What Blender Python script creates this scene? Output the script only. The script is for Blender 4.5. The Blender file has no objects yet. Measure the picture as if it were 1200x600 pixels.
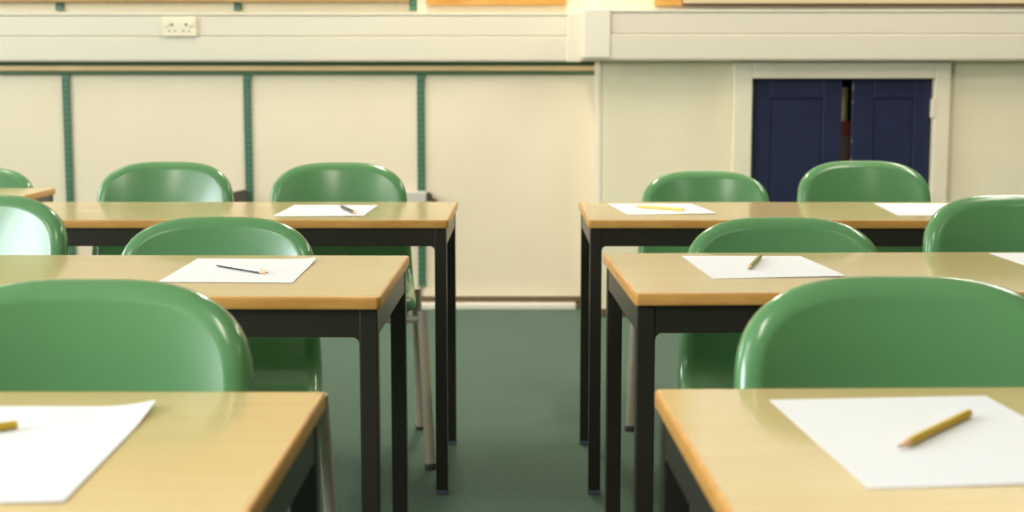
import bpy, bmesh, math, random
from mathutils import Vector, Matrix
C = bpy.context.scene.collection
sc = bpy.context.scene
K = 0.9            # plan was measured with a 0.71 table; the real one is a 0.64 m school table
PI = math.pi
random.seed(4)

# ------------------------------------------------------------------ materials
def lin(r, g, b):
    f = lambda c: (c/255)/12.92 if c/255 <= 0.04045 else ((c/255+0.055)/1.055)**2.4
    return (f(r), f(g), f(b), 1)

def mat(name, col, rough=0.5, metal=0.0, spec=0.5, coat=0.0, coat_rough=0.1, noise=None, bump=None):
    m = bpy.data.materials.new(name); m.use_nodes = True
    nt = m.node_tree; b = nt.nodes['Principled BSDF']
    b.inputs['Base Color'].default_value = col
    b.inputs['Roughness'].default_value = rough
    b.inputs['Metallic'].default_value = metal
    b.inputs['Specular IOR Level'].default_value = spec
    b.inputs['Coat Weight'].default_value = coat
    b.inputs['Coat Roughness'].default_value = coat_rough
    tc = nt.nodes.new('ShaderNodeTexCoord')
    def tex(scale, stretch, detail=4):
        mp = nt.nodes.new('ShaderNodeMapping'); mp.inputs['Scale'].default_value = stretch
        nt.links.new(tc.outputs['Object'], mp.inputs['Vector'])
        n = nt.nodes.new('ShaderNodeTexNoise'); n.inputs['Scale'].default_value = scale; n.inputs['Detail'].default_value = detail
        nt.links.new(mp.outputs['Vector'], n.inputs['Vector']); return n
    if noise:
        scale, stretch, col2, lo, hi = noise
        n = tex(scale, stretch)
        r = nt.nodes.new('ShaderNodeValToRGB')
        r.color_ramp.elements[0].position = lo; r.color_ramp.elements[0].color = col
        r.color_ramp.elements[1].position = hi; r.color_ramp.elements[1].color = col2
        nt.links.new(n.outputs['Fac'], r.inputs['Fac']); nt.links.new(r.outputs['Color'], b.inputs['Base Color'])
    if bump:
        scale, stretch, strength, dist = bump
        n = tex(scale, stretch)
        bp = nt.nodes.new('ShaderNodeBump'); bp.inputs['Strength'].default_value = strength; bp.inputs['Distance'].default_value = dist
        nt.links.new(n.outputs['Fac'], bp.inputs['Height']); nt.links.new(bp.outputs['Normal'], b.inputs['Normal'])
    return m

U = (1, 1, 1)
M = {}
M['wall'] = mat('cream_plaster', lin(245, 235, 204), 0.6, noise=(3, U, lin(241, 229, 196), 0.35, 0.7), bump=(14, U, 0.25, 0.01))
M['board'] = mat('cream_painted_board', lin(243, 229, 202), 0.55, noise=(2, U, lin(240, 224, 195), 0.35, 0.7))
M['sidewall'] = mat('pale_wall_paint', lin(236, 226, 190), 0.7)
M['darkwall'] = mat('unseen_dark_wall', lin(78, 68, 56), 0.8)  # unseen walls, colour darkened to cut light bounced under the tables
M['ceiling'] = mat('white_ceiling', lin(240, 238, 228), 0.8)
M['carpet'] = mat('green_carpet', lin(80, 102, 90), 0.95, spec=0.1, noise=(190, U, lin(106, 128, 113), 0.3, 0.75), bump=(320, U, 0.8, 0.004))
M['trunk'] = mat('cream_white_plastic', lin(227, 219, 199), 0.4)
M['trunk_dark'] = mat('trunking_seam', lin(196, 188, 164), 0.6)
M['gloss_cream'] = mat('cream_gloss_paint', lin(243, 233, 208), 0.3, noise=(6, U, lin(238, 227, 200), 0.4, 0.7))
M['skirt_white'] = mat('white_skirting_paint', lin(238, 232, 218), 0.4)
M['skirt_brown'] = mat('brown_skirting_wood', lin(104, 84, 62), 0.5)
M['green_metal'] = mat('green_painted_steel', lin(84, 128, 102), 0.4)
M['green_dark'] = mat('dark_green_slot', lin(34, 66, 50), 0.6)
M['green_rail'] = mat('green_painted_rail', lin(88, 124, 82), 0.5)
M['batten'] = mat('tan_wood_batten', lin(238, 206, 158), 0.5, noise=(8, (1, 10, 10), lin(228, 190, 136), 0.3, 0.7))
M['navy'] = mat('navy_gloss_paint', lin(37, 43, 74), 0.4, noise=(9, U, lin(32, 38, 66), 0.35, 0.7))
M['scuff'] = mat('chipped_paint', lin(150, 146, 140), 0.7)
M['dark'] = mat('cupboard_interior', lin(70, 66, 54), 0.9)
M['laminate'] = mat('beech_laminate', lin(214, 190, 136), 0.15, spec=0.45, coat=0.1, coat_rough=0.05, noise=(3.0, (1.2, 18, 18), lin(209, 183, 127), 0.3, 0.75))
M['lipping'] = mat('hardwood_lipping', lin(214, 160, 84), 0.35, noise=(14, (0.8, 4, 4), lin(190, 132, 62), 0.35, 0.8))
M['black'] = mat('black_painted_steel', lin(42, 36, 30), 0.32, spec=0.6)
M['foot'] = mat('blue_grey_rubber', lin(88, 96, 116), 0.6)
M['green'] = mat('green_polypropylene', lin(92, 143, 92), 0.2, spec=0.6)
M['tube'] = mat('grey_taupe_tube', lin(176, 166, 148), 0.35, spec=0.6)
M['rubber'] = mat('dark_rubber', lin(60, 56, 52), 0.7)
M['paper'] = mat('white_paper', lin(230, 231, 235), 0.8, spec=0.2)
M['pencil_gold'] = mat('gold_lacquer', lin(206, 172, 40), 0.3)
M['pencil_yellow'] = mat('pale_yellow_lacquer', lin(240, 212, 110), 0.3)
M['pencil_olive'] = mat('olive_lacquer', lin(150, 134, 62), 0.3)
M['pencil_dark'] = mat('dark_lacquer', lin(72, 66, 52), 0.2)
M['pencil_white'] = mat('white_lacquer', lin(244, 238, 230), 0.25)
M['pencil_wood'] = mat('sharpened_wood', lin(234, 190, 150), 0.6)
M['lead'] = mat('graphite', lin(50, 48, 48), 0.4)
M['orange_wood'] = mat('orange_pine', lin(222, 170, 88), 0.45, noise=(7, (1, 9, 9), lin(198, 140, 60), 0.35, 0.75))
M['shelf_wood'] = mat('brown_shelf_wood', lin(180, 148, 96), 0.5, noise=(4, (1, 5, 5), lin(166, 132, 82), 0.3, 0.7))
M['beige_frame'] = mat('beige_frame_wood', lin(222, 206, 166), 0.5)
M['corner_plastic'] = mat('white_corner_plastic', lin(236, 229, 210), 0.4)
M['brown_edge'] = mat('dark_brown_edge', lin(92, 62, 36), 0.5)
M['whiteboard'] = mat('whiteboard_enamel', lin(240, 238, 230), 0.25)
M['cork'] = mat('cork_board', lin(206, 172, 118), 0.9, noise=(120, U, lin(176, 136, 84), 0.4, 0.7))
M['socket'] = mat('ivory_socket', lin(240, 230, 200), 0.35)
M['hole'] = mat('socket_hole', lin(90, 82, 66), 0.8)
M['grey_box'] = mat('pale_grey_plastic', lin(206, 200, 188), 0.5)
M['brown_box'] = mat('dark_brown_plastic', lin(76, 66, 54), 0.6)
M['red'] = mat('dull_red_card', lin(96, 22, 22), 0.6)
M['khaki'] = mat('khaki_card', lin(236, 222, 168), 0.7)
M['window_white'] = mat('white_window_paint', lin(240, 240, 236), 0.4)
gm = bpy.data.materials.new('window_glass'); gm.use_nodes = True
nt = gm.node_tree; nt.nodes.clear()
o_ = nt.nodes.new('ShaderNodeOutputMaterial'); mx = nt.nodes.new('ShaderNodeMixShader'); mx.inputs[0].default_value = 0.06
tr = nt.nodes.new('ShaderNodeBsdfTransparent'); gl = nt.nodes.new('ShaderNodeBsdfGlossy'); gl.inputs['Roughness'].default_value = 0.02
nt.links.new(tr.outputs[0], mx.inputs[1]); nt.links.new(gl.outputs[0], mx.inputs[2]); nt.links.new(mx.outputs[0], o_.inputs[0])
M['glass'] = gm

# ------------------------------------------------------------------ mesh helpers (plan units, scaled by K on build)
class MB:
    def __init__(self): self.v = []; self.f = []; self.m = []
    def add(self, vs, fs, mi=0):
        n = len(self.v); self.v += [tuple(p) for p in vs]
        self.f += [tuple(i+n for i in f) for f in fs]; self.m += [mi]*len(fs); return self
    def box(self, x0, x1, y0, y1, z0, z1, mi=0):
        vs = [(x, y, z) for z in (z0, z1) for y in (y0, y1) for x in (x0, x1)]
        return self.add(vs, [(0, 2, 3, 1), (4, 5, 7, 6), (0, 1, 5, 4), (2, 6, 7, 3), (0, 4, 6, 2), (1, 3, 7, 5)], mi)
    def prism(self, prof, place, d0, d1, mi=0):
        """prof: list of 2D; place(a,b,d) -> 3D"""
        n = len(prof)
        vs = [place(a, b, d0) for a, b in prof] + [place(a, b, d1) for a, b in prof]
        fs = [tuple(range(n))[::-1], tuple(range(n, 2*n))] + [(i, (i+1) % n, n+(i+1) % n, n+i) for i in range(n)]
        return self.add(vs, fs, mi)
    def tube(self, pts, r, seg=14, mi=0, flat=1.0):
        pts = [Vector(p) for p in pts]; rs = r if isinstance(r, (list, tuple)) else [r]*len(pts)
        vs = []; ref = None
        for i, p in enumerate(pts):
            t = (pts[min(i+1, len(pts)-1)]-pts[max(i-1, 0)]).normalized()
            if ref is None: ref = Vector((1, 0, 0)) if abs(t.x) < 0.8 else Vector((0, 1, 0))
            a = (ref - t*ref.dot(t)).normalized(); b = t.cross(a); ref = a
            for k in range(seg):
                th = 2*PI*k/seg; vs.append(p + a*(rs[i]*math.cos(th)) + b*(rs[i]*flat*math.sin(th)))
        fs = [(i*seg+k, i*seg+(k+1) % seg, (i+1)*seg+(k+1) % seg, (i+1)*seg+k) for i in range(len(pts)-1) for k in range(seg)]
        fs += [tuple(range(seg))[::-1], tuple((len(pts)-1)*seg+k for k in range(seg))]
        return self.add(vs, fs, mi)

def obj(name, mb, mats, parent=None, smooth=None, bevel=None, bseg=2):
    if not isinstance(mats, (list, tuple)): mats = [mats]
    me = bpy.data.meshes.new(name)
    me.from_pydata([(x*K, y*K, z*K) for x, y, z in mb.v], [], mb.f)
    for m in mats: me.materials.append(M[m])
    for p, mi in zip(me.polygons, mb.m): p.material_index = mi
    bm = bmesh.new(); bm.from_mesh(me); bmesh.ops.recalc_face_normals(bm, faces=bm.faces)
    bm.to_mesh(me); bm.free()
    o = bpy.data.objects.new(name, me); C.objects.link(o)
    if parent: o.parent = parent
    if bevel:
        b = o.modifiers.new('bevel', 'BEVEL'); b.width = bevel*K; b.segments = bseg; b.limit_method = 'ANGLE'; b.angle_limit = math.radians(40)
    if smooth is not None:
        for p in me.polygons: p.use_smooth = True
        if smooth < 3:
            try: me.set_sharp_from_angle(angle=smooth)
            except Exception: pass
    return o

def tag(o, label, cat, group=None):
    o['label'] = label; o['category'] = cat
    if group: o['group'] = group
    return o
def thing(name, label, cat, loc=(0, 0, 0), rz=0, group=None):
    o = bpy.data.objects.new(name, None); C.objects.link(o)
    o.empty_display_size = 0.05
    o.location = [c*K for c in loc]; o.rotation_euler = (0, 0, rz)
    return tag(o, label, cat, group)
def struct(name, mb, m, parent=None, **kw):
    o = obj(name, mb, m, parent, **kw)
    if parent is None: o['kind'] = 'structure'
    return o
def dup(root, loc, rz, label, group=None):
    r = root.copy(); C.objects.link(r); r.location = [c*K for c in loc]; r.rotation_euler = (0, 0, rz); r['label'] = label
    if group: r['group'] = group
    for ch in list(root.children):
        c = ch.copy(); C.objects.link(c); c.parent = r
        for g in list(ch.children):
            d = g.copy(); C.objects.link(d); d.parent = c
    return r

# ------------------------------------------------------------------ room shell
XL, XR, YF, YB, ZC = -4.7, 4.0, -5.0, 6.70, 3.2
YBR = 6.40; XBR = 0.405                      # chimney breast front and its left corner
struct('floor', MB().box(XL-.15, XR+.15, YF-.15, YB+.15, -0.1, 0), 'carpet')
struct('ceiling', MB().box(XL-.15, XR+.15, YF-.15, YB+.15, ZC, ZC+.1), 'ceiling')
struct('wall_back', MB().box(XL-.15, XR+.15, YB, YB+.15, 0, ZC), 'wall')
struct('wall_right', MB().box(XR, XR+.15, YF, YB, 0, ZC), 'darkwall')
struct('wall_front', MB().box(XL-.15, XR+.15, YF-.15, YF, 0, ZC), 'darkwall')
# left wall with two high windows
wins = [(-2.3, 0.9), (3.6, 5.6)]
ZW0, ZW1 = 1.45, 3.0
mb = MB(); mb.box(XL-.15, XL, YF, YB, 0, ZW0); mb.box(XL-.15, XL, YF, YB, ZW1, ZC)
edges = [YF] + [e for w in wins for e in w] + [YB]
for a, b in zip(edges[0::2], edges[1::2]): mb.box(XL-.15, XL, a, b, ZW0, ZW1)
struct('wall_left', mb, 'sidewall')
for n, (a, b) in enumerate(wins):
    f = MB(); t = .05
    f.box(XL-.12, XL-.05, a, a+t, ZW0, ZW1).box(XL-.12, XL-.05, b-t, b, ZW0, ZW1)
    f.box(XL-.12, XL-.05, a+t, b-t, ZW0, ZW0+t).box(XL-.12, XL-.05, a+t, b-t, ZW1-t, ZW1)
    mid = (a+b)/2
    f.box(XL-.11, XL-.06, mid-.025, mid+.025, ZW0+t, ZW1-t).box(XL-.11, XL-.06, a+t, b-t, 2.35, 2.4)
    w = struct('window_%d' % (n+1), f, 'window_white')
    obj('glass', MB().box(XL-.087, XL-.083, a+t, b-t, ZW0+t, ZW1-t), 'glass', w)

# chimney breast with the cupboard opening
cx0, cx1, cz0, cz1 = 1.071, 1.880, 0.06, 1.075
mb = MB()
mb.box(XBR, cx0, YBR, YB-.001, 0, ZC).box(cx1, XR, YBR, YB-.001, 0, ZC)
mb.box(cx0, cx1, YBR, YB-.001, cz1, ZC).box(cx0, cx1, YBR, YB-.001, 0, cz0)
struct('wall_breast', mb, 'wall')
# lower wall panels of the recess
ups = [-2.073, -1.231, -0.424]
mb = MB()
for a, b in ((XL, -2.915), (-2.909, ups[0]-.002), (ups[0]+.002, ups[1]-.002), (ups[1]+.002, ups[2]-.002), (ups[2]+.002, XBR)):
    mb.box(a, b, 6.665, 6.699, 0.052, 1.094)
struct('trim_1', mb, 'board', bevel=.002)
struct('trim_2', MB().box(XL, .392, 6.632, 6.699, 1.112, 1.134), 'batten', bevel=.002)
struct('trim_3', MB().box(XL, .392, 6.648, 6.699, 1.0955, 1.1125), 'green_rail', bevel=.002)
struct('trim_4', MB().box(XL, .392, 6.655, 6.699, 1.1345, 1.1535), 'green_rail', bevel=.002)
struct('baseboard_back', MB().box(XL, .30, 6.59, 6.698, 0, 0.0265), 'skirt_white', bevel=.004)
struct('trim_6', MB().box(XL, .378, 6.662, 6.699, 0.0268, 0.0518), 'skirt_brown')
struct('baseboard_right', MB().box(XBR, .985, YBR-.02, YBR-.0005, 0, .036).box(1.955, XR, YBR-.02, YBR-.0005, 0, .036), 'skirt_brown', bevel=.004)
# rounded plaster arris
struct('trim_5', MB().box(.381, XBR-.0005, YBR+.001, 6.699, 0, 1.1545), 'gloss_cream', bevel=.006, bseg=3)

# ------------------------------------------------------------------ dado trunking
tk = thing('dado_trunking', 'cream white plastic dado trunking running along the wall above the green rails', 'trunking', (0, 6.6, 1.154))
def tmb(): return MB()
def off(mb): mb.v = [(x, y-6.6, z-1.154) for x, y, z in mb.v]; return mb
def run(x0, x1, yf, yb):
    m = MB()
    m.box(x0, x1, yf+.012, yb, 1.156, 1.372)
    o = obj('channel', off(m), 'trunk_dark', tk)
    m = MB(); m.box(x0, x1, yf, yf+.02, 1.158, 1.2675); obj('lower_cover', off(m), 'trunk', tk, bevel=.004)
    m = MB(); m.box(x0, x1, yf+.005, yf+.02, 1.2705, 1.360); obj('upper_cover', off(m), 'trunk', tk, bevel=.003)
    m = MB(); m.box(x0, x1, yf+.002, yb, 1.3625, 1.374); m.box(x0, x1, yf+.002, yb, 1.1535, 1.1575); obj('lip', off(m), 'trunk', tk, bevel=.002)
run(XL, .318, 6.60, 6.699)
run(.318, XR, 6.305, 6.399)
m = MB(); m.box(.318, .404, 6.32, 6.699, 1.156, 1.373); obj('channel', off(m), 'trunk', tk, bevel=.003)
m = MB(); m.box(.252, .322, 6.592, 6.62, 1.151, 1.375); obj('inside_corner_cover', off(m), 'trunk', tk, bevel=.006)
m = MB(); m.box(.312, .432, 6.298, 6.32, 1.163, 1.378).box(.3125, .324, 6.3195, 6.60, 1.163, 1.378); obj('outside_corner_cover', off(m), 'corner_plastic', tk, bevel=.008, bseg=3)
# double socket
so = thing('double_socket', 'ivory double mains socket on the upper trunking left of the photo', 'socket', (-1.524, 6.604, 1.311))
obj('faceplate', MB().box(-.080, .080, -.014, -.0005, -.044, .044), 'socket', so, bevel=.005, bseg=3)
for s in (-1, 1):
    obj('switch', MB().box(s*.055-.009, s*.055+.009, -.019, -.014, .0, .024), 'socket', so, bevel=.002)
    cx = s*.032
    obj('pin_holes', MB().box(cx-.004, cx+.004, -.0148, -.013, .004, .016).box(cx-.017, cx-.009, -.0148, -.013, -.022, -.016).box(cx+.009, cx+.017, -.0148, -.013, -.022, -.016), 'hole', so)

# ------------------------------------------------------------------ shelving uprights, shelf, boards
def upright(x, z0, z1, label, y=6.664):
    o = thing('shelving_upright', label, 'shelf upright', (x, y, z0), 0, 'green slotted shelving uprights')
    h = z1-z0
    m = MB(); m.box(-.018, .018, -.012, -.0008, 0, h)
    obj('channel', m, 'green_metal', o, bevel=.003)
    m = MB(); z = .02
    while z < h-.03:
        for s in (-1, 1): m.box(s*.008-.0028, s*.008+.0028, -.0128, -.0115, z, z+.016)
        z += .026
    obj('slots', m, 'green_dark', o)
    return o
upright(ups[0], .10, 1.094, 'green slotted upright on the lower wall, leftmost of the three full ones')
upright(ups[1], .10, 1.094, 'green slotted upright on the lower wall between the two back left chairs')
upright(ups[2], .10, 1.094, 'green slotted upright on the lower wall nearest the chimney breast')
for x, l in ((-2.100, 'stub of green upright below the long tan board, left of the double socket'),
             (-1.273, 'stub of green upright below the long tan board, right of the double socket'),
             (-.459, 'stub of green upright below the right end of the long tan board')):
    o = upright(x, 1.388, 1.95, l, 6.699)
def board(name, label, x0, x1, z0, z1, y, frame, inner, fw=.05, edge=None):
    o = thing(name, label, 'board', ((x0+x1)/2, y, z0)); w = (x1-x0)/2; h = z1-z0
    m = MB(); m.box(-w, w, -.03, -.001, 0, fw).box(-w, w, -.03, -.001, h-fw, h).box(-w, -w+fw, -.03, -.001, fw, h-fw).box(w-fw, w, -.03, -.001, fw, h-fw)
    obj('frame', m, frame, o, bevel=.003)
    obj('panel', MB().box(-w+fw, w-fw, -.018, -.001, fw, h-fw), inner, o)
    if edge: obj('tray', MB().box(-w, w, -.055, -.001, -.006, .002), edge, o, bevel=.002)
    return o
board('notice_board', 'long tan framed board along the top left, above the green upright stubs', XL+.02, -.474, 1.4265, 2.3, 6.6855, 'shelf_wood', 'cork', .05)
board('notice_board', 'notice board with an orange pine frame above the trunking left of the chimney breast', -.395, .245, 1.414, 2.2, 6.699, 'orange_wood', 'cork', .06)
board('notice_board', 'narrow orange pine board above the trunking at the left end of the whiteboard', .630, .752, 1.394, 2.2, 6.399, 'orange_wood', 'orange_wood', .055)
board('whiteboard', 'wide board with a dark brown lower edge above the trunking at top right', .757, 3.4, 1.402, 2.4, 6.399, 'beige_frame', 'whiteboard', .05, 'brown_edge')

# small fittings on the lower wall
o = thing('pipe_clip', 'pale grey wall clip with dark brown end behind the back left table aisle end', 'wall fitting', (-.42, 6.652, .53))
obj('body', MB().box(-.082, .022, -.05, -.0005, -.04, .024), 'grey_box', o, bevel=.008, bseg=3)
obj('end_cap', MB().prism([(.0225, -.022), (.072, -.022), (.068, -.014), (.05, -.008), (.044, .012), (.034, .018), (.0225, .018)], lambda a, b, d: (a, d, b), -.045, -.006), 'brown_box', o, bevel=.003)
o = thing('pipe_clip', 'dark brown clip on the green upright between the two back left chairs', 'wall fitting', (-1.262, 6.652, .53))
obj('body', MB().prism([(-.045, -.034), (.028, -.034), (.022, .0), (.012, .032), (-.012, .026), (-.045, .02)], lambda a, b, d: (a, d, b), -.05, -.0005), 'brown_box', o, bevel=.004)

# ------------------------------------------------------------------ fireplace cupboard
cp = thing('wall_cupboard', 'low navy blue two door cupboard in a cream frame built into the chimney breast', 'cupboard', (1.4755, YBR, 0))
X0, X1, ZT = .986-1.4755, 1.953-1.4755, 1.150
ix0, ix1 = cx0-1.4755, cx1-1.4755
m = MB(); m.box(X0, ix0, -.03, -.0005, .0, ZT); obj('jamb', m, 'gloss_cream', cp, bevel=.006, bseg=3)
m = MB(); m.box(ix1, X1, -.03, -.0005, .0, ZT); obj('jamb', m, 'gloss_cream', cp, bevel=.006, bseg=3)
m = MB(); m.box(ix0, ix1, -.03, -.0005, cz1, ZT); obj('head', m, 'gloss_cream', cp, bevel=.004, bseg=2)
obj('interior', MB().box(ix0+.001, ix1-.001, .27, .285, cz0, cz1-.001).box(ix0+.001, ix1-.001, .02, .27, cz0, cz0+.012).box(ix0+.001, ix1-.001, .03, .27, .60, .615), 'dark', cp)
def cup_door(x0, x1, pm0, pm1, ptop, scuffs):
    # stiles and rails around a sunk panel
    zt, zb = cz1-.004, cz0+.004
    m = MB(); yf, yb = .002, .028
    m.box(x0, pm0, yf, yb, zb, zt).box(pm1, x1, yf, yb, zb, zt).box(pm0, pm1, yf, yb, ptop, zt).box(pm0, pm1, yf, yb, zb, zb+.1)
    d = obj('door', m, 'navy', cp, bevel=.003)
    p = MB(); p.box(pm0-.001, pm1+.001, yf+.007, yb-.003, zb+.099, ptop+.001)
    obj('panel', p, 'navy', d, bevel=.006)
    if scuffs:
        for z, h in ((1.02, .03), (.965, .012), (.79, .012), (.70, .02)):
            obj('paint_chip', MB().box(x0-.0004, x0+.0035, yf-.0006, yf+.004, z, z+h), 'scuff', d)
    return d
dl = cup_door(ix0+.004, 1.477-1.4755, 1.158-1.4755, 1.392-1.4755, .988, False)
dr = cup_door(1.523-1.4755, ix1-.006, 1.62-1.4755, 1.80-1.4755, .988, True)
for z in (.90, .25):
    m = MB(); m.box(ix1-.012, ix1+.006, -.033, -.004, z, z+.085); obj('hinge', m, 'gloss_cream', dr, bevel=.004)
o = thing('box_file', 'dull red file glimpsed in the gap between the navy cupboard doors', 'file', (1.500, 6.462, .6165))
obj('cover', MB().box(-.03, .03, -.016, .016, 0, .268), 'red', o, bevel=.004)
obj('spine_label', MB().box(-.02, .02, -.0172, -.0155, .10, .2), 'brown_box', o)
o = obj('cardboard_tube', MB().tube([(0, 0, 0), (0, 0, .42)], .028, 20), 'khaki', smooth=.7); o.location = (1.500*K, 6.51*K, .6165*K)
tag(o, 'khaki card tube standing behind the red file inside the cupboard', 'tube')

# ------------------------------------------------------------------ tables
TW, TD, TH = 1.2, .56, .71
def rrect(w, d, r, n=6):
    out = []
    for cx, cy, a0 in ((w-r, d-r, 0), (-w+r, d-r, 90), (-w+r, -d+r, 180), (w-r, -d+r, 270)):
        for k in range(n+1):
            a = math.radians(a0+90*k/n); out.append((cx+r*math.cos(a), cy+r*math.sin(a)))
    return out
def make_table(label):
    t = thing('school_table', label, 'table', (0, 0, 0), 0, 'school tables in two columns')
    w, d = TW/2, TD/2; th = .0215
    # lipping: bull-nosed band round the edge
    prof = [(.005, 0), (.0018, .0003), (.0004, .0018), (0, .004), (0, .0165), (.0006, .019), (.002, .0207), (.005, th)]
    rings = [[(x, y, TH-dz) for x, y in rrect(w-ins, d-ins, max(.009-ins, .001))] for ins, dz in prof]
    n = len(rings[0]); lp = MB(); vs = [p for r in rings for p in r]; nr = len(rings)
    fs = [(i*n+k, i*n+(k+1) % n, ((i+1) % nr)*n+(k+1) % n, ((i+1) % nr)*n+k) for i in range(nr) for k in range(n)]
    lp.add(vs, fs); 
    top = MB(); top.prism(rrect(w-.005, d-.005, .004), lambda a, b, c: (a, b, c), TH-th, TH)
    obj('tabletop', top, 'laminate', t)
    obj('edge_trim', lp, 'lipping', t, smooth=.6)
    lx, ly, a = w-.006-.015, d-.010-.015, .015
    zt = TH-th-.0005; rh = .045
    for sx in (-1, 1):
        for sy in (-1, 1):
            m = MB(); m.box(sx*lx-a, sx*lx+a, sy*ly-a, sy*ly+a, .008, zt)
            leg = obj('leg', m, 'black', t, bevel=.0025)
            m = MB(); m.box(sx*lx-a-.0006, sx*lx+a+.0006, sy*ly-a-.0006, sy*ly+a+.0006, 0, .012); obj('foot_cap', m, 'foot', leg, bevel=.002)
    def railprof(L):
        r = .012; out = [(-L, zt), (L, zt), (L, zt-rh-r)]
        for k in range(1, 6):
            q = PI/2*k/6; out.append((L-r+r*math.cos(q), zt-rh-r+r*math.sin(q)))
        out2 = [(-x, z) for x, z in out[2:]][::-1]
        return out + out2
    for sy in (-1, 1): obj('rail', MB().prism(railprof(lx-a), lambda p, q, dd: (p, dd, q), sy*(ly+a-.0015)-sy*.0, sy*(ly-a+.002)), 'black', t)
    for sx in (-1, 1): obj('rail', MB().prism(railprof(ly-a), lambda p, q, dd: (dd, p, q), sx*(lx+a-.0015), sx*(lx-a+.002)), 'black', t)
    return t
def table_loc(cx, cy, rz, sx):
    """centre from the aisle back corner (cx,cy); sx=+1 when that corner is the table's right one"""
    ox, oy = -sx*TW/2, -TD/2
    c, s = math.cos(rz), math.sin(rz)
    return (cx+ox*c-oy*s, cy+ox*s+oy*c, 0)
R = math.radians
TB = [
    (-.203, 2.803, R(-.7), 1, 'wooden topped school table in the second row left of the aisle, black frame'),
    (-.205, 1.539, R(-.4), 1, 'nearest wooden topped school table at the lower left, black frame'),
    (-.157, 4.107, R(-.2), 1, 'wooden topped school table in the back row left of the aisle'),
    (-1.498, 4.665, R(1.5), 1, 'school table at the far left, farthest back, only its corner in view'),
    (.158, 1.553, R(1.6), -1, 'nearest wooden topped school table at the lower right, black frame'),
    (.183, 2.842, R(1.6), -1, 'wooden topped school table in the second row right of the aisle, black frame'),
    (.193, 4.107, R(-.3), -1, 'wooden topped school table in the back row before the navy cupboard'),
]
t0 = make_table(TB[0][4])
for i, (x, y, rz, sx, lab) in enumerate(TB):
    loc = table_loc(x, y, rz, sx)
    if i == 0: t0.location = [c*K for c in loc]; t0.rotation_euler = (0, 0, rz)
    else: dup(t0, loc, rz, lab)

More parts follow.
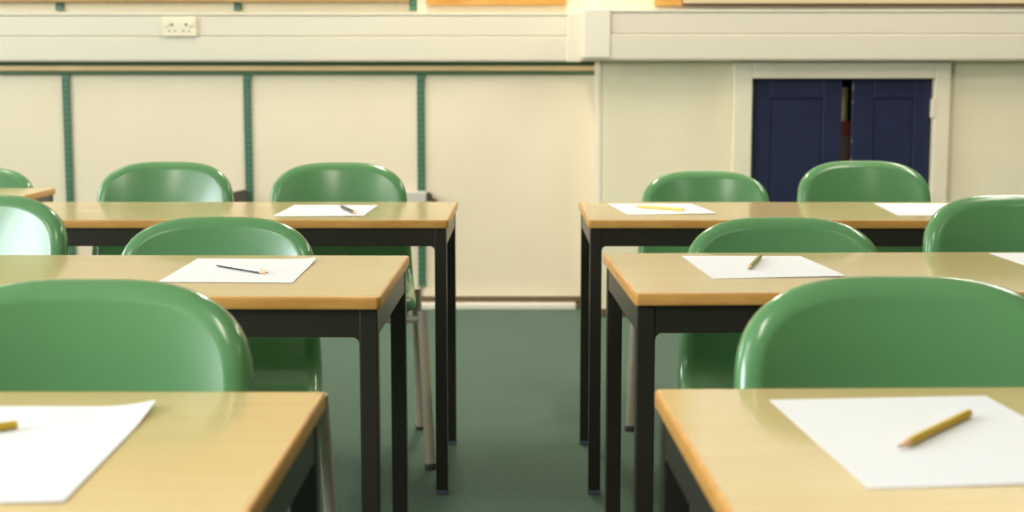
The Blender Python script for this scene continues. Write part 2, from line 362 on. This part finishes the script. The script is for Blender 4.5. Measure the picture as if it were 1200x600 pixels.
# ------------------------------------------------------------------ chairs
def catmull(P, n):
    out = []
    for i in range(len(P)-1):
        p0, p1, p2, p3 = P[max(i-1, 0)], P[i], P[i+1], P[min(i+2, len(P)-1)]
        for k in range(n):
            t = k/n
            out.append(tuple(0.5*((2*b)+(-a+c)*t+(2*a-5*b+4*c-d)*t*t+(-a+3*b-3*c+d)*t**3) for a, b, c, d in zip(p0, p1, p2, p3)))
    out.append(tuple(P[-1])); return out
def make_chair(zshift, label, tall=True):
    zshift += .013 if zshift == 0 else .015
    wf = 1.0 if tall else 1.035
    t = thing('school_chair', label, 'chair', (0, 0, 0), 0, 'green plastic school chairs')
    prof = catmull([(.214, .806), (.190, .72), (.168, .63), (.150, .54), (.128, .482), (.085, .447), (.02, .433), (-.07, .436), (-.15, .447), (-.205, .452), (-.236, .442), (-.25, .424)], 12)
    prof = [Vector((0, y, z+zshift)) for y, z in prof]
    cum = [0]
    for a, b in zip(prof, prof[1:]): cum.append(cum[-1]+(b-a).length)
    L = cum[-1]
    def P(s):
        s = min(max(s, 0), L-1e-6)
        lo, hi = 0, len(cum)-1
        while hi-lo > 1:
            mid = (lo+hi)//2
            if cum[mid] <= s: lo = mid
            else: hi = mid
        u = (s-cum[lo])/(cum[hi]-cum[lo]); return prof[lo].lerp(prof[hi], u)
    def Nn(s):
        e = .02; d = (P(min(s+e, L-1e-5))-P(max(s-e, 0)))
        return Vector((0, d.z, -d.y)).normalized()      # towards the sitter
    ct, cb = .115, .10
    def W(s):
        base = .2*wf+.018*min(max((s-.1)/.25, 0), 1)+.006*min(max((s-.35)/.1, 0), 1)
        if s < ct: base *= max(0, 1-((ct-s)/ct)**2.05)**(1/2.9)
        if s > L-cb: base *= max(0, 1-((s-(L-cb))/cb)**2.3)**(1/2.6)
        return base
    n = 400
    half = [(W(L*(1-math.cos(PI*k/n))/2), L*(1-math.cos(PI*k/n))/2) for k in range(n+1)]
    poly = half + [(-x, s) for x, s in half[-2:0:-1]]
    # resample
    NT = 128; acc = [0]
    for a, b in zip(poly, poly[1:]+poly[:1]): acc.append(acc[-1]+math.dist(a, b))
    out = []; j = 0
    for k in range(NT):
        q = acc[-1]*k/NT
        while acc[j+1] < q: j += 1
        u = (q-acc[j])/(acc[j+1]-acc[j]+1e-12); a, b = poly[j], poly[(j+1) % len(poly)]
        out.append((a[0]+(b[0]-a[0])*u, a[1]+(b[1]-a[1])*u))
    nor = []
    for k in range(NT):
        a, b = out[k-1], out[(k+1) % NT]; tx, ty = b[0]-a[0], b[1]-a[1]; l = math.hypot(tx, ty)
        nx, ny = -ty/l, tx/l
        if nx*(0-out[k][0])+ny*(L/2-out[k][1]) < 0: nx, ny = -nx, -ny
        nor.append((nx, ny))
    RR = .026
    def drop(d):
        if d >= RR: return 0
        q = (RR-d)/RR
        return -(.22*(RR-d)+.72*RR*(1-math.sqrt(max(0, 1-q*q))))
    def dish(x, s):
        w = .215; q = min(abs(x)/w, 1.0)
        back = 1-min(max((s-.22)/.2, 0), 1)
        front = min(max((s-(L-.22))/.2, 0), 1)
        return (.042*back+.018*(1-back)*(1-front))*q**2
    rings = []
    # flange behind the rolled rim
    rings.append([(x+0*nx, s, drop(0)-.012) for (x, s), (nx, ny) in zip(out, nor)])
    for d in (0, .0012, .0035, .007, .011, .016, .021, RR, RR+.003):
        rings.append([(x+nx*d, s+ny*d, drop(d)) for (x, s), (nx, ny) in zip(out, nor)])
    base = rings[-1]
    for r in (.95, .88, .8, .72, .64, .56, .48, .4, .32, .24, .16, .08):
        rings.append([(x*r, L/2+(s-L/2)*r, 0) for x, s, _ in base])
    vs = []
    for ring in rings:
        for x, s, dd in ring:
            ss = min(max(s, .0), L)
            p = P(ss)+Nn(ss)*(dd+dish(x, ss)); vs.append((x, p.y, p.z))
    p = P(L/2); vs.append((0, p.y, p.z))
    nr = len(rings)
    fs = [(i*NT+k, i*NT+(k+1) % NT, (i+1)*NT+(k+1) % NT, (i+1)*NT+k) for i in range(nr-1) for k in range(NT)]
    fs += [((nr-1)*NT+k, (nr-1)*NT+(k+1) % NT, len(vs)-1) for k in range(NT)]
    shell = obj('shell', MB().add(vs, fs), 'green', t, smooth=3.2)
    sol = shell.modifiers.new('thickness', 'SOLIDIFY'); sol.thickness = .004*K; sol.offset = 0
    # legs: oval tube, each with a rubber foot
    hz = .425+zshift
    r = .0142
    for sx in (-1, 1):
        for y0, y1, tx, fx in ((-.185, -.262, .243, .262), (.10, .19, .228, .238)):
            top = (sx*tx, y0, hz-.012 if y0 < 0 else hz+.012); ft = (sx*fx, y1, .012)
            leg = obj('leg', MB().tube([top, tuple(a+(b-a)*.5 for a, b in zip(top, ft)), ft], r, 16, flat=1.0), 'tube', t, smooth=.8)
            u = [(a-b) for a, b in zip(top, ft)]; l = math.sqrt(sum(c*c for c in u)); u = [c/l for c in u]
            obj('foot_cap', MB().tube([(ft[0]-u[0]*.012, ft[1]-u[1]*.012, 0), tuple(f+c*.002 for f, c in zip(ft, u))], r+.0015, 16), 'rubber', leg, smooth=.8)
    hr = hz-.034
    for y, xx in ((-.19, .24), (.112, .226)):
        zz = hr if y < 0 else hr-.002
        obj('cross_rail', MB().tube([(-xx, y, zz), (xx, y, zz)], .010, 14), 'tube', t, smooth=.8)
    for sx in (-1, 1):
        obj('side_rail', MB().tube([(sx*.2, -.178, hr+.0), (sx*.2, .112, hr-.002)], .009, 14), 'tube', t, smooth=.8)
    return t
# back-top x, y of each chair, turn, short?
CH = [
    (-.505, 1.660, R(0), 0, 'large green plastic chair behind the nearest left table'),
    (.467, 1.685, R(0), 0, 'large green plastic chair behind the nearest right table'),
    (-.630, 3.050, R(0), 1, 'low green plastic chair behind the second row left table, nearer the aisle'),
    (-1.130, 2.990, R(-3), 0, 'green plastic chair cut by the left photo edge behind the second row left table'),
    (.578, 3.040, R(0), 1, 'low green plastic chair behind the second row right table, nearer the aisle'),
    (1.060, 2.985, R(2), 0, 'green plastic chair cut by the right photo edge behind the second row right table'),
    (-1.040, 4.290, R(0), 0, 'green plastic chair behind the back left table, farther from the aisle'),
    (-.518, 4.255, R(4), 0, 'green plastic chair behind the back left table, nearer the aisle'),
    (.638, 4.700, R(-2), 1, 'low green plastic chair behind the back right table, left of the navy cupboard'),
    (1.070, 4.350, R(2), 0, 'green plastic chair behind the back right table, in front of the navy cupboard doors'),
    (-1.848, 4.900, R(0), 1, 'green plastic chair at the far left edge of the photo, farthest back'),
]
tall = make_chair(0, CH[0][4]); short = make_chair(-.055, CH[2][4], False)
def put(o, x, y, rz): 
    # (x,y) is where the top of the back stands
    c, s = math.cos(rz), math.sin(rz); oy = -.205
    return (x-oy*s, y+oy*c, 0)
used = set()
for x, y, rz, sh_, lab in CH:
    src = short if sh_ else tall; loc = put(src, x, y, rz)
    if sh_ not in used:
        used.add(sh_); src.location = [c*K for c in loc]; src.rotation_euler = (0, 0, rz); src['label'] = lab
    else: dup(src, loc, rz, lab)

# ------------------------------------------------------------------ papers and pencils
def paper(corners, label, curl=0.0, seed=0):
    """corners: far-left, far-right, near-right, near-left"""
    rnd = random.Random(seed); n = 14
    cx = sum(c[0] for c in corners)/4; cy = sum(c[1] for c in corners)/4
    fl, fr, nr, nl = [Vector((c[0]-cx, c[1]-cy)) for c in corners]
    vt = []
    ph = rnd.random()*6
    for j in range(n+1):
        for i in range(n+1):
            u, v = i/n, j/n
            p = fl.lerp(fr, u).lerp(nl.lerp(nr, u), v)
            z = .0008+.0006*(1+math.sin(3*u+ph)*math.cos(2*v+ph))
            e = max(0, u-.75)/.25*max(0, .35-v)/.35
            z += curl*e*e
            vt.append((p.x, p.y, z))
    N = (n+1)**2; vs = vt+[(x, y, z-.0006) for x, y, z in vt]; fs = []
    g = lambda i, j: j*(n+1)+i
    for j in range(n):
        for i in range(n):
            q = (g(i, j), g(i+1, j), g(i+1, j+1), g(i, j+1)); fs.append(q[::-1]); fs.append(tuple(k+N for k in q))
    rim = [g(i, 0) for i in range(n)]+[g(n, j) for j in range(n)]+[g(i, n) for i in range(n, 0, -1)]+[g(0, j) for j in range(n, 0, -1)]
    for a, b in zip(rim, rim[1:]+rim[:1]): fs.append((a, b, b+N, a+N))
    o = obj('paper_sheet', MB().add(vs, fs), 'paper', smooth=.6)
    o.location = (cx*K, cy*K, TH*K)
    tag(o, label, 'paper', 'sheets of paper on the tables'); return o
A, B = .235, .332
def quad(flx, fly, frx, fry, dx):     # A4 set by its far edge; dx skews with the table
    ux, uy = frx-flx, fry-fly; l = math.hypot(ux, uy); ux, uy = ux/l, uy/l
    nx, ny = uy, -ux
    return [(flx, fly), (flx+ux*A, fly+uy*A), (flx+ux*A+nx*B, fly+uy*A+ny*B), (flx+nx*B, fly+ny*B)]
paper([(-.608, 1.459), (-.373, 1.460), (-.362, 1.117), (-.597, 1.105)], 'white sheet of paper with a lifted corner on the nearest left table', .007, 1)
paper([(-.611, 2.744), (-.377, 2.724), (-.374, 2.400), (-.606, 2.412)], 'white sheet of paper under the dark and white pencil on the second row left table', .004, 2)
paper(quad(-.611, 3.986, -.376, 3.982, 0), 'white sheet of paper on the back left table', .0, 3)
paper([(.272, 4.029), (.509, 4.029), (.538, 3.715), (.302, 3.692)], 'white sheet of paper under the pale yellow pencil on the back right table', .0, 4)
paper([(1.030, 4.038), (1.265, 4.040), (1.236, 3.68), (.999, 3.668)], 'white sheet of paper with no pencil, on the table before the navy cupboard', .0, 5)
paper([(.335, 2.784), (.568, 2.782), (.589, 2.485), (.351, 2.455)], 'white sheet of paper on the second row right table, nearer the aisle', .0, 6)
paper([(.957, 2.834), (1.19, 2.84), (1.20, 2.51), (.965, 2.50)], 'white sheet of paper cut by the right photo edge on the second row table', .0, 7)
paper([(.275, 1.490), (.513, 1.512), (.533, 1.178), (.298, 1.157)], 'white sheet of paper on the nearest right table', .0, 8)

def pencil(a, b, body, label, mats2=None, r=.0044, z=.0022):
    """a = sharpened end, b = blunt end (plan xy)"""
    ax, ay = a; bx, by = b; l = math.hypot(bx-ax, by-ay); ang = math.atan2(by-ay, bx-ax)
    o = thing('pencil', label, 'pencil', (ax, ay, TH+z+r*.87), ang, 'pencils on the papers')
    tip = .024
    m = MB()
    hexr = [(r*math.cos(PI/3*k), r*math.sin(PI/3*k)) for k in range(6)]
    m.prism(hexr, lambda p, q, d: (d, p, q), tip, l)
    if mats2: m.m = [0, 0, 0, 0, 0, 0, 1, 1] if len(m.m) == 8 else m.m
    obj('body', m, [body, mats2] if mats2 else body, o, bevel=.0004)
    obj('wood_tip', MB().tube([(.006, 0, 0), (tip+.001, 0, 0)], [.0014, r*.9], 12), 'pencil_wood', o, smooth=.8)
    obj('lead', MB().tube([(0, 0, 0), (.0062, 0, 0)], [.0003, .0014], 10), 'lead', o, smooth=.8)
    obj('end_disc', MB().tube([(l, 0, 0), (l+.0008, 0, 0)], r*.6, 12), 'pencil_wood', o)
pencil((-.640, 1.245), (-.484, 1.360), 'pencil_gold', 'yellow pencil on the paper at the lower left, cut by the photo edge')
pencil((-.431, 2.493), (-.545, 2.614), 'pencil_white', 'white and black pencil on the paper of the second row left table', 'pencil_dark')
pencil((-.404, 3.675), (-.465, 3.872), 'pencil_dark', 'dark pencil on the paper of the back left table')
pencil((.333, 3.894), (.458, 3.780), 'pencil_yellow', 'pale yellow pencil on the paper of the back right table')
pencil((.428, 2.552), (.481, 2.738), 'pencil_olive', 'olive green pencil on the paper of the second row right table')
pencil((.353, 1.272), (.462, 1.409), 'pencil_gold', 'golden yellow pencil on the paper of the nearest right table')

# ------------------------------------------------------------------ light
def area(name, loc, rot, sx, sy, power, col):
    l = bpy.data.lights.new(name, 'AREA'); l.shape = 'RECTANGLE'; l.size = sx*K; l.size_y = sy*K; l.energy = power; l.color = col
    o = bpy.data.objects.new(name, l); C.objects.link(o); o.location = [c*K for c in loc]; o.rotation_euler = rot; return o
WP = [330, 104]
for n, (a, b) in enumerate(wins):
    area('window_daylight', (XL-.2, (a+b)/2, (ZW0+ZW1)/2), (0, -PI/2, 0), ZW1-ZW0, b-a, WP[n], (.87, .945, 1.0))
LP = {(-2.6, .2): 20, (-.2, .2): 20, (2.2, .2): 6, (2.2, 3.8): 30, (-2.6, 5.5): 8, (-.2, 5.5): 42, (2.2, 5.5): 24}  # near right lamp is added to brighten the nearest right chair
for (x, y), p in LP.items():
    area('ceiling_lamp', (x, y, ZC-.08), (0, 0, 0), .22, 1.3, p, (1.0, .91, .79))
WS = 0.3
w = bpy.data.worlds.new('World'); sc.world = w; w.use_nodes = True
bg = w.node_tree.nodes['Background']; bg.inputs[0].default_value = (.8, .9, 1, 1); bg.inputs[1].default_value = WS

# ------------------------------------------------------------------ camera
cam = bpy.data.cameras.new('camera'); co = bpy.data.objects.new('camera', cam); C.objects.link(co)
cam.sensor_width = 36; cam.lens = 50.01
co.location = (0, 0, 1.045*K); co.rotation_euler = (PI/2-math.atan(200/1667), 0, 0)
cam.dof.use_dof = True; cam.dof.focus_distance = 2.62*K; cam.dof.aperture_fstop = 6.0
sc.camera = co
sc.view_settings.view_transform = 'Standard'; sc.view_settings.look = 'None'
sc.view_settings.exposure = 0.0; sc.view_settings.gamma = 1.0; sc.view_settings.use_curve_mapping = False
sc.cycles.use_denoising = True
